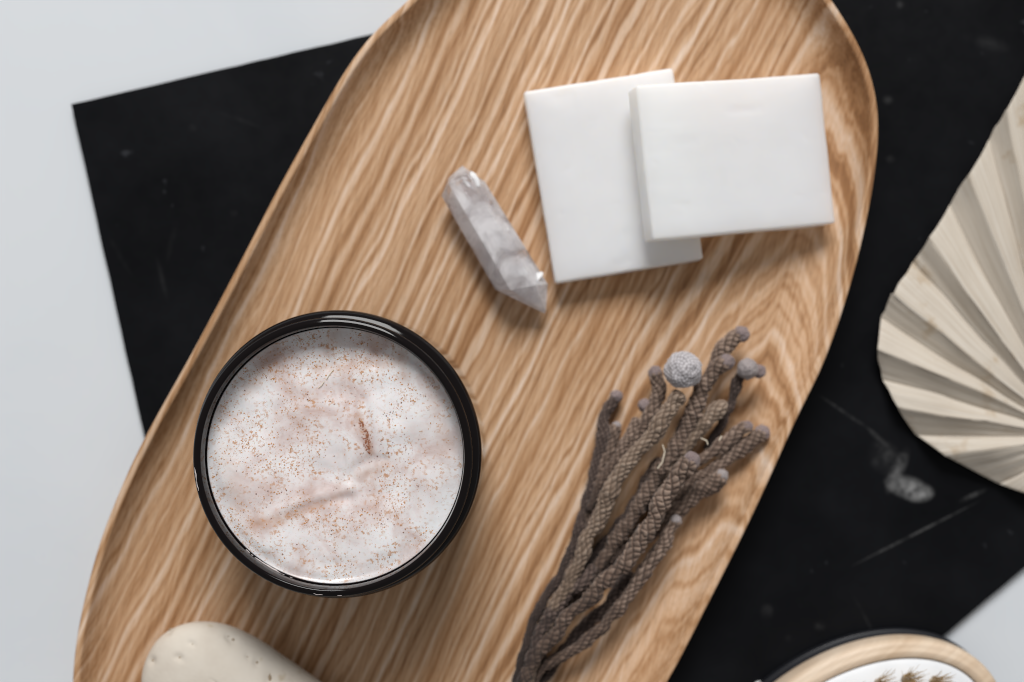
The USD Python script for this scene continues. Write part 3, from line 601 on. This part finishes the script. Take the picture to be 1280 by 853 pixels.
# ------------------------------------------------------------------ dried sprig
def rope(P, r, tip_r=None, pitch=0.0026, seed=0, z_end=True):
    """A stem densely clad in small scales: a tube whose surface carries a diamond relief. Returns mesh and relief."""
    P = np.asarray(P, float)
    L = np.linalg.norm(np.diff(P, axis=0), axis=1).sum(); n = int(L / 0.00028); sides = 63
    C = spline(P, n); s = np.linspace(0, L, n)
    rs = np.random.default_rng(seed)
    w = np.c_[fbm(np.c_[s * 120, 0 * s, 0 * s + seed], 2, seed), fbm(np.c_[s * 120, 0 * s + 5, 0 * s + seed], 2, seed + 3)] - 0.5
    C[:, :2] += w * 0.0028
    rad = np.interp(s / L, [0, 0.3, 0.8, 1], [r * 0.52, r * 0.74, r * 0.97, tip_r or r * 0.98]) * (1 + 0.55 * (fbm(np.c_[s * 260, 0 * s, 0 * s], 2, seed + 9) - 0.5))
    endw = 0.9 * (tip_r or r)
    e = np.clip((L - s) / endw, 0, 1); rad = rad * np.sqrt(np.clip(1 - (1 - e) ** 2, 0, 1))
    T = np.gradient(C, axis=0); T /= np.linalg.norm(T, axis=1, keepdims=True) + 1e-12
    N = np.cross(T, [0, 0, 1.0]); N /= np.linalg.norm(N, axis=1, keepdims=True) + 1e-12
    B = np.cross(N, T); a = np.linspace(0, 2 * np.pi, sides, endpoint=False)
    k = 5 + seed % 3
    pitch = pitch * (0.9 + 0.12 * (seed % 4))
    ph = s / pitch * 2 * np.pi
    jit = 0.8 * (noise(np.stack([np.broadcast_to(s[:, None] * 420, (n, sides)), np.cos(a)[None] * 2.1 + 0 * s[:, None], np.sin(a)[None] * 2.1 + 0 * s[:, None]], -1), seed) - 0.5)
    uu = k * a[None] / (2 * np.pi) + jit * 0.34; vv = ph[:, None] / (2 * np.pi) + jit * 0.45
    tw = 0.9 * s[:, None] / pitch * 0.34
    fp, fq = (uu + vv + tw) % 1.0, (uu - vv + tw) % 1.0
    rise = (fp + 1 - fq) / 2
    edge = np.clip(np.minimum(np.minimum(fp, 1 - fp), np.minimum(fq, 1 - fq)) / 0.16, 0, 1)
    rel = np.clip((0.25 + 0.75 * rise) * (0.12 + 0.88 * edge) * (0.7 + 0.6 * noise(np.stack([np.floor(uu + vv + tw) * 1.7 + 0.5, np.floor(uu - vv + tw) * 2.3 + 0.5, 0 * uu + seed], -1), seed)), 0, 1)
    age = np.clip(0.24 + 0.95 * s / L, 0, 1) * (0.75 + 0.5 * fbm(np.c_[s * 130, 0 * s, 0 * s + seed], 2, seed + 30))  # colour factor, darker towards the base of the stem
    R = rad[:, None] * (0.79 + 0.42 * rel + 0.16 * jit)
    V = C[:, None] + R[..., None] * (np.cos(a)[None, :, None] * N[:, None] + np.sin(a)[None, :, None] * B[:, None])
    V = np.vstack([V.reshape(-1, 3), C[:1], C[-1:]]); m = n * sides
    F = np.vstack([grid_faces(n, sides, True), [[m, (j + 1) % sides, j] for j in range(sides)], [[m + 1, m - sides + j, m - sides + (j + 1) % sides] for j in range(sides)]])
    return (V, F), np.r_[np.clip(rel * age[:, None], 0, 1).ravel(), 0.2, 0.6], C, T

def relief(prim_mesh, values):
    pv = UsdGeom.PrimvarsAPI(prim_mesh).CreatePrimvar('relief', Sdf.ValueTypeNames.FloatArray, 'vertex'); pv.Set(Vt.FloatArray.FromNumpy(np.asarray(values, np.float32)))

def bud(center, r, squash, seed, dens=9):
    """A knobbly little flower head."""
    m = trimesh.creation.icosphere(4, 1.0)
    k = 320
    i = np.arange(k) + 0.5; phi = np.arccos(1 - 2 * i / k); th = np.pi * (1 + 5 ** 0.5) * i
    S = np.stack([np.cos(th) * np.sin(phi), np.sin(th) * np.sin(phi), np.cos(phi)], -1)
    d = np.sqrt(np.clip(2 - 2 * (m.vertices @ S.T).max(1), 0, None))
    rel = np.clip(1 - d / 0.125, 0, 1)
    m.vertices *= (0.92 + 0.07 * rel + 0.36 * (fbm(m.vertices * 1.9 + seed, 2, seed) - 0.5))[:, None]
    m.apply_scale((r, r, r * squash)); m.apply_translation(center)
    return m, rel

# (polyline in photo pixels from the bundle up to the tip, heights in mm over the tray floor, radius px, material, tip kind)
SPRIG = [
    ([(636, 900), (652, 826), (680, 750), (712, 689), (731, 629), (748, 569), (757, 520), (773, 494)], (8, 8, 7, 6, 5, 5, 4, 4), 8.5, 'dark', 'mauve'),
    ([(640, 905), (660, 820), (700, 742), (722, 680), (742, 612), (757, 575), (765, 550), (775, 531)], (6, 6, 5, 5, 5, 5, 5, 5), 7.5, 'brown', 'grey_small'),
    ([(640, 900), (664, 815), (701, 737), (724, 694), (742, 645), (760, 598), (785, 556), (810, 519), (825, 488), (822, 459)], (7, 7, 7, 7, 7, 7, 8, 8, 8, 8), 9.0, 'brown', 'mauve'),
    ([(644, 910), (670, 815), (705, 742), (733, 682), (752, 630), (774, 594), (806, 557), (832, 525), (853, 488)], (11, 11, 11, 11, 12, 13, 14, 15, 15), 11.0, 'tan', None),
    ([(640, 912), (668, 835), (703, 768), (745, 712), (783, 660), (812, 610), (843, 558), (864, 513), (886, 475), (908, 452)], (6, 6, 6, 6, 7, 8, 9, 10, 11, 12), 11.0, 'brown', 'pink'),
    ([(843, 562), (860, 527), (884, 480), (900, 446), (916, 430), (933, 419)], (7, 8, 9, 9, 9, 9), 10.5, 'brown', 'mauve'),
    ([(812, 612), (846, 575), (868, 548), (884, 529), (898, 512), (908, 501)], (6, 8, 9, 10, 10, 10), 10.5, 'tan', None),
    ([(800, 640), (835, 610), (868, 583), (895, 560), (918, 545), (936, 533)], (5, 6, 6, 7, 7, 7), 9.5, 'brown', 'pink_small'),
    ([(790, 668), (830, 635), (872, 601), (905, 578), (932, 559), (957, 541)], (5, 5, 5, 6, 6, 6), 10.5, 'brown', 'mauve'),
    ([(764, 700), (795, 676), (822, 654), (852, 632), (880, 611), (905, 594)], (5, 6, 7, 8, 8, 9), 11.0, 'brown', 'grey_small'),
    ([(648, 905), (668, 825), (700, 784), (739, 745), (776, 709), (808, 667), (831, 624), (848, 593), (866, 569)], (11, 12, 13, 14, 15, 16, 17, 18, 18), 12.5, 'brown', 'pink'),
    ([(652, 912), (672, 845), (703, 818), (745, 791), (783, 748), (811, 709), (834, 672), (846, 648)], (8, 8, 9, 10, 11, 11, 11, 11), 9.5, 'brown', 'grey_small'),
    ([(700, 735), (730, 700), (762, 668), (790, 637), (812, 603), (826, 575)], (4, 4, 4, 4, 5, 6), 8.5, 'dark', None),
    ([(690, 770), (722, 742), (756, 712), (790, 690), (826, 660), (850, 640)], (4, 4, 4, 4, 4, 4), 8.5, 'dark', None),
    ([(632, 915), (655, 845), (672, 800), (694, 765), (725, 730), (744, 706)], (12, 12, 12, 11, 10, 8), 8.5, 'dark', None),
    ([(880, 560), (905, 522), (920, 492), (933, 462)], (4, 6, 7, 8), 7.0, 'dark', None),
    ([(736, 640), (748, 604), (770, 575), (788, 545), (800, 522)], (9, 9, 9, 9, 9), 7.5, 'brown', None),
    ([(655, 910), (680, 850), (715, 800), (752, 760), (790, 716)], (4, 4, 4, 5, 5), 9.0, 'dark', None),
]
mats = {'dark': stem_dark, 'brown': stem_brown, 'tan': stem_tan}
sb = at(660, 830, FLOOR); sb[2] = FLOOR
sprig = thing('dried_sprig', sb, 'bundle of dried brown ropy stems with grey bud tips on the wooden tray', 'dried plant')
tips = {}
for i, (px, hz, rp, mk, tip) in enumerate(SPRIG):
    r = rp * 0.90 * per_px(0.02)
    P = [at(x, y, FLOOR + max(h * 0.001, r * 1.0)) for (x, y), h in zip(px, hz)]
    mesh, rel, C, T = rope(P, r, seed=20 + i, pitch=0.0026)
    b = obj('stem', mesh, mats[mk], sprig, smooth=True, origin=sb)
    relief(b, rel)
    if tip:
        e = C[-1]
        rr, mt = {'mauve': (r * 1.12, bud_mauve), 'pink': (r * 1.02, bud_mauve), 'pink_small': (r * 0.95, bud_mauve), 'grey_small': (r * 0.88, bud_pale)}[tip]
        m, rl = bud(e - T[-1] * r * 0.55, rr, 0.95, i)
        k = obj('bud', m, mt, b, smooth=True, origin=sb); relief(k, rl)
def extra_bud(px, py, h, rp, mt, label, seed, sq=0.92):
    m, rl = bud(at(px, py, FLOOR + h * 0.001), rp * per_px(0.025), sq, seed)
    k = obj('bud', m, mt, sprig, smooth=True, origin=sb, label=label); relief(k, rl)
extra_bud(854, 463, 16, 24, bud_grey, 'round pale grey flower head', 51)
extra_bud(934, 461, 11, 13.5, bud_pale, 'small grey flower head beside a mauve tip', 52)
extra_bud(949, 464, 9, 9, bud_mauve, None, 53)
extra_bud(806, 507, 7, 9, bud_mauve, None, 55)
# torn pale fibres
for pts, h in (([(822, 586), (828, 578), (831, 565), (828, 556)], 15), ([(876, 548), (883, 551), (885, 556)], 15), ([(902, 545), (899, 551)], 14)):
    obj('fibre', tube([at(x, y, FLOOR + h * 0.001) for x, y in pts], 0.00022), fibre_mat, sprig, smooth=True, origin=sb)

# ------------------------------------------------------------------ dried palm leaf
def palm_leaf():
    C0 = at(1350, 548, 0.011)
    # fold points along the outline, px, bottom to top; V = valley, R = ridge
    folds = [((1475, 640), 0), ((1420, 652), 1), ((1360, 643), 0), ((1303, 625), 1), ((1250, 606), 0), ((1184, 571), 1), ((1146, 544), 0), ((1123, 511), 1), ((1103, 475), 0), ((1097, 437), 1), ((1103, 396), 0), ((1116, 367), 1),
             ((1142, 327), 0), ((1160, 299), 1), ((1187, 257), 0), ((1212, 218), 1), ((1236, 175), 0), ((1258, 136), 1), ((1281, 96), 0), ((1302, 60), 1), ((1330, 15), 0), ((1356, -25), 1), ((1385, 10), 0), ((1420, 70), 1), ((1455, 130), 0), ((1490, 195), 1), ((1525, 260), 0), ((1555, 330), 1), ((1575, 400), 0)]
    amp = 0.0023
    lift = 0.0043
    base = np.array([C0[0], C0[1], SLAB_T])
    lf = thing('palm_leaf', base, 'dried beige pleated palm leaf fan lying on the black slab at the right edge', 'leaf')
    nr, nw = 30, 13
    rs = np.random.default_rng(5)
    lines = []
    for j, (p, ridge) in enumerate(folds):
        e = at(p[0], p[1], SLAB_T + lift + (amp if ridge else -amp)); d = e - C0; Lj = np.linalg.norm(d[:2])
        t = np.linspace(0.045, 1, nr)
        pt = C0[None, :2] + d[None, :2] * t[:, None]
        perp = np.array([-d[1], d[0]]) / Lj
        bend = 0.035 * Lj * np.sin(np.pi * t) * (0.6 if p[1] < 420 else -0.2) + 0.0011 * (fbm(np.c_[t * 4, 0 * t + j, 0 * t], 2, j) - 0.5)
        pt = pt + perp * bend[:, None]
        arch = 0.0042 * np.sin(np.pi * np.clip(t, 0, 1)) * 0.8 + 0.0012 * (1 - t)
        z = SLAB_T + lift + arch + (1 if ridge else -1) * amp * np.clip(t * 1.5, 0, 1) * (0.8 + 0.4 * rs.uniform())
        z = np.maximum(z, SLAB_T + 0.0009)
        lines.append(np.c_[pt, z])
    th = 0.00045
    for j in range(len(folds) - 1):
        A, B = lines[j], lines[j + 1]
        w = np.linspace(0, 1, nw)
        S = A[:, None] * (1 - w)[None, :, None] + B[:, None] * w[None, :, None]
        tt = np.linspace(0.045, 1, nr)
        S[..., 2] += (0.00055 * np.sin(np.pi * w)[None] * np.clip(tt, 0, 1)[:, None]) * (1 if folds[j][1] else -1)
        S[..., 2] += 0.0007 * (fbm(S * [120, 120, 0] + j, 3, 3) - 0.5) + 0.00042 * (noise(np.stack([np.broadcast_to(w[None] * 5.5 + j * 3, S.shape[:2]), np.broadcast_to(tt[:, None] * 2.0, S.shape[:2]), np.zeros(S.shape[:2])], -1), 6) - 0.5)
        # the cut outline is not quite straight between two folds
        S[-1, :, :2] += (S[-1, :, :2] - C0[:2]) * (0.008 * (noise(np.c_[w * 3 + j * 7, 0 * w, 0 * w], 4) - 0.5))[:, None]
        n = nr * nw
        bot = S - [0, 0, th]
        V = np.vstack([S.reshape(-1, 3), bot.reshape(-1, 3)])
        F = grid_faces(nr, nw)
        rim_ids = [i for i in range(nw)] + [i * nw + nw - 1 for i in range(1, nr)] + [(nr - 1) * nw + i for i in range(nw - 2, -1, -1)] + [i * nw for i in range(nr - 2, 0, -1)]
        side = []
        for a, b in zip(rim_ids, rim_ids[1:] + rim_ids[:1]): side += [[a, a + n, b + n], [a, b + n, b]]
        Fa = np.vstack([F, F[:, ::-1] + n, side])
        m = trimesh.Trimesh(V, Fa, process=False)
        if m.volume < 0: Fa = Fa[:, ::-1]
        uv = np.stack([np.broadcast_to(tt[:, None], (nr, nw)), np.broadcast_to(w[None] * 0.5 + j * 1.37, (nr, nw))], -1).reshape(-1, 2)
        obj('leaf_segment', (V, Fa), leaf_mat, lf, smooth=True, uv=np.vstack([uv, uv]), origin=base)
    stalk = spline([C0 + [0, 0, 0.001], at(1400, 590, 0.010), at(1480, 660, 0.009), at(1560, 735, 0.009)], 24)
    obj('stalk', tube(stalk, np.linspace(0.0032, 0.0024, 24), 14), leaf_mat, lf, smooth=True, origin=base)
palm_leaf()

# ------------------------------------------------------------------ brush
def brush():
    # an oval block with bristles upwards; its far end lies on the table, its near end on the slab
    zt = 0.026
    cpx, A, B, ang = (1074, 967), 210, 140, 0.58
    c = at(*cpx, zt); u = per_px(zt)
    base = np.array([c[0], c[1], SLAB_T])
    b = thing('bristle_brush', base, 'oval pale wooden brush with white cushion and brown bristle tufts at the bottom edge', 'brush')
    def oval(profile, n=160):
        a = np.linspace(0, 2 * np.pi, n, endpoint=False); V = []
        for ins, z in profile:
            x, y = (A * u - ins) * np.cos(a), (B * u - ins) * np.sin(a)
            V.append(np.stack([x * math.cos(ang) - y * math.sin(ang), x * math.sin(ang) + y * math.cos(ang), np.full(n, z)], -1))
        k = len(profile)
        V = np.vstack(V + [[[0, 0, profile[0][1]]], [[0, 0, profile[-1][1]]]])
        F = list(grid_faces(k, n, True)) + [[k * n, (j + 1) % n, j] for j in range(n)] + [[k * n + 1, (k - 1) * n + j, (k - 1) * n + (j + 1) % n] for j in range(n)]
        m = trimesh.Trimesh(V, np.array(F), process=False)
        if m.volume < 0: m.invert()
        return m
    obj('backing', oval([(0.005, 0.0), (0.0016, 0.0004), (0.0, 0.0016), (-0.0004, 0.0030), (-0.0002, 0.0050), (0.0012, 0.0062), (0.0018, 0.0078), (0.003, 0.0080)]), rubber_mat, b, smooth=40, label='black backing layer')
    obj('wood_body', oval([(0.004, 0.0080), (0.0012, 0.0083), (0.0004, 0.0095), (0.0, 0.0120), (0.0, 0.0165), (0.0005, 0.0184), (0.0013, 0.0190), (0.0022, 0.0193), (0.0029, 0.0194), (0.0034, 0.0198), (0.0041, 0.0199), (0.0055, 0.0197), (0.0060, 0.0192), (0.0062, 0.0184), (0.0062, 0.0150)]), brush_wood, b, smooth=40)
    prof = [(0.0063, 0.0150), (0.0063, 0.0186)] + [(0.0066 + 0.0018 * k, 0.0190 + 0.0026 * (1 - (1 - k / 9) ** 2)) for k in range(10)]
    obj('cushion', oval(prof), cushion_mat, b, smooth=50)
    rs = np.random.default_rng(3)
    rows = []
    for ins in (0.0128, 0.0205, 0.0282):                       # rings of tufts following the oval
        ea, eb = A * u - ins, B * u - ins
        tt = np.linspace(0, 2 * np.pi, 2000); arc_s = np.r_[0, np.cumsum(np.hypot(np.diff(ea * np.cos(tt)), np.diff(eb * np.sin(tt))))]
        count = int(arc_s[-1] / 0.0090)
        for q in (np.arange(count) + 0.35) / count * arc_s[-1]:
            t = np.interp(q, arc_s, tt); rows.append((ea * math.cos(t), eb * math.sin(t)))
    for x, y in rows:
        X, Y = x * math.cos(ang) - y * math.sin(ang), x * math.sin(ang) + y * math.cos(ang)
        Vs, Fs, o = [], [], 0
        for h in range(70):
            d, a = 0.0017 * math.sqrt(rs.uniform()), rs.uniform(0, 2 * np.pi)
            p0 = np.array([X + d * math.cos(a), Y + d * math.sin(a), 0.0205])
            lean = np.array([math.cos(a), math.sin(a)]) * d * rs.uniform(0.5, 1.5) + rs.normal(0, 0.0010, 2) + np.array([0.0012, 0.0022])
            hh = 0.0085 * rs.uniform(0.8, 1.05)
            P = [p0 + np.array([lean[0] * t ** 1.5, lean[1] * t ** 1.5, hh * t]) for t in (0, 0.35, 0.7, 1)]
            v, f = tube(P, np.array([0.00011, 0.00010, 0.00008, 0.00004]), 3)
            Vs.append(v); Fs.append(f + o); o += len(v)
        obj('bristle_tuft', (np.vstack(Vs), np.vstack(Fs)), bristle_mat if rs.uniform() > 0.12 else bristle_dark, b, smooth=True)
brush()

# ------------------------------------------------------------------ tiny pebble at the bottom edge
m = trimesh.creation.icosphere(3, 1.0); m.vertices *= 1 + 0.25 * (fbm(m.vertices * 1.3, 2, 8) - 0.5)[:, None]
m.apply_scale((0.0021, 0.0019, 0.0014)); p = at(949, 857.5, SLAB_T); m.apply_translation((p[0], p[1], SLAB_T + 0.0013))
obj('pebble', m, pebble_mat, smooth=True, label='tiny white pebble on the black slab at the bottom edge left of the brush', cat='pebble')
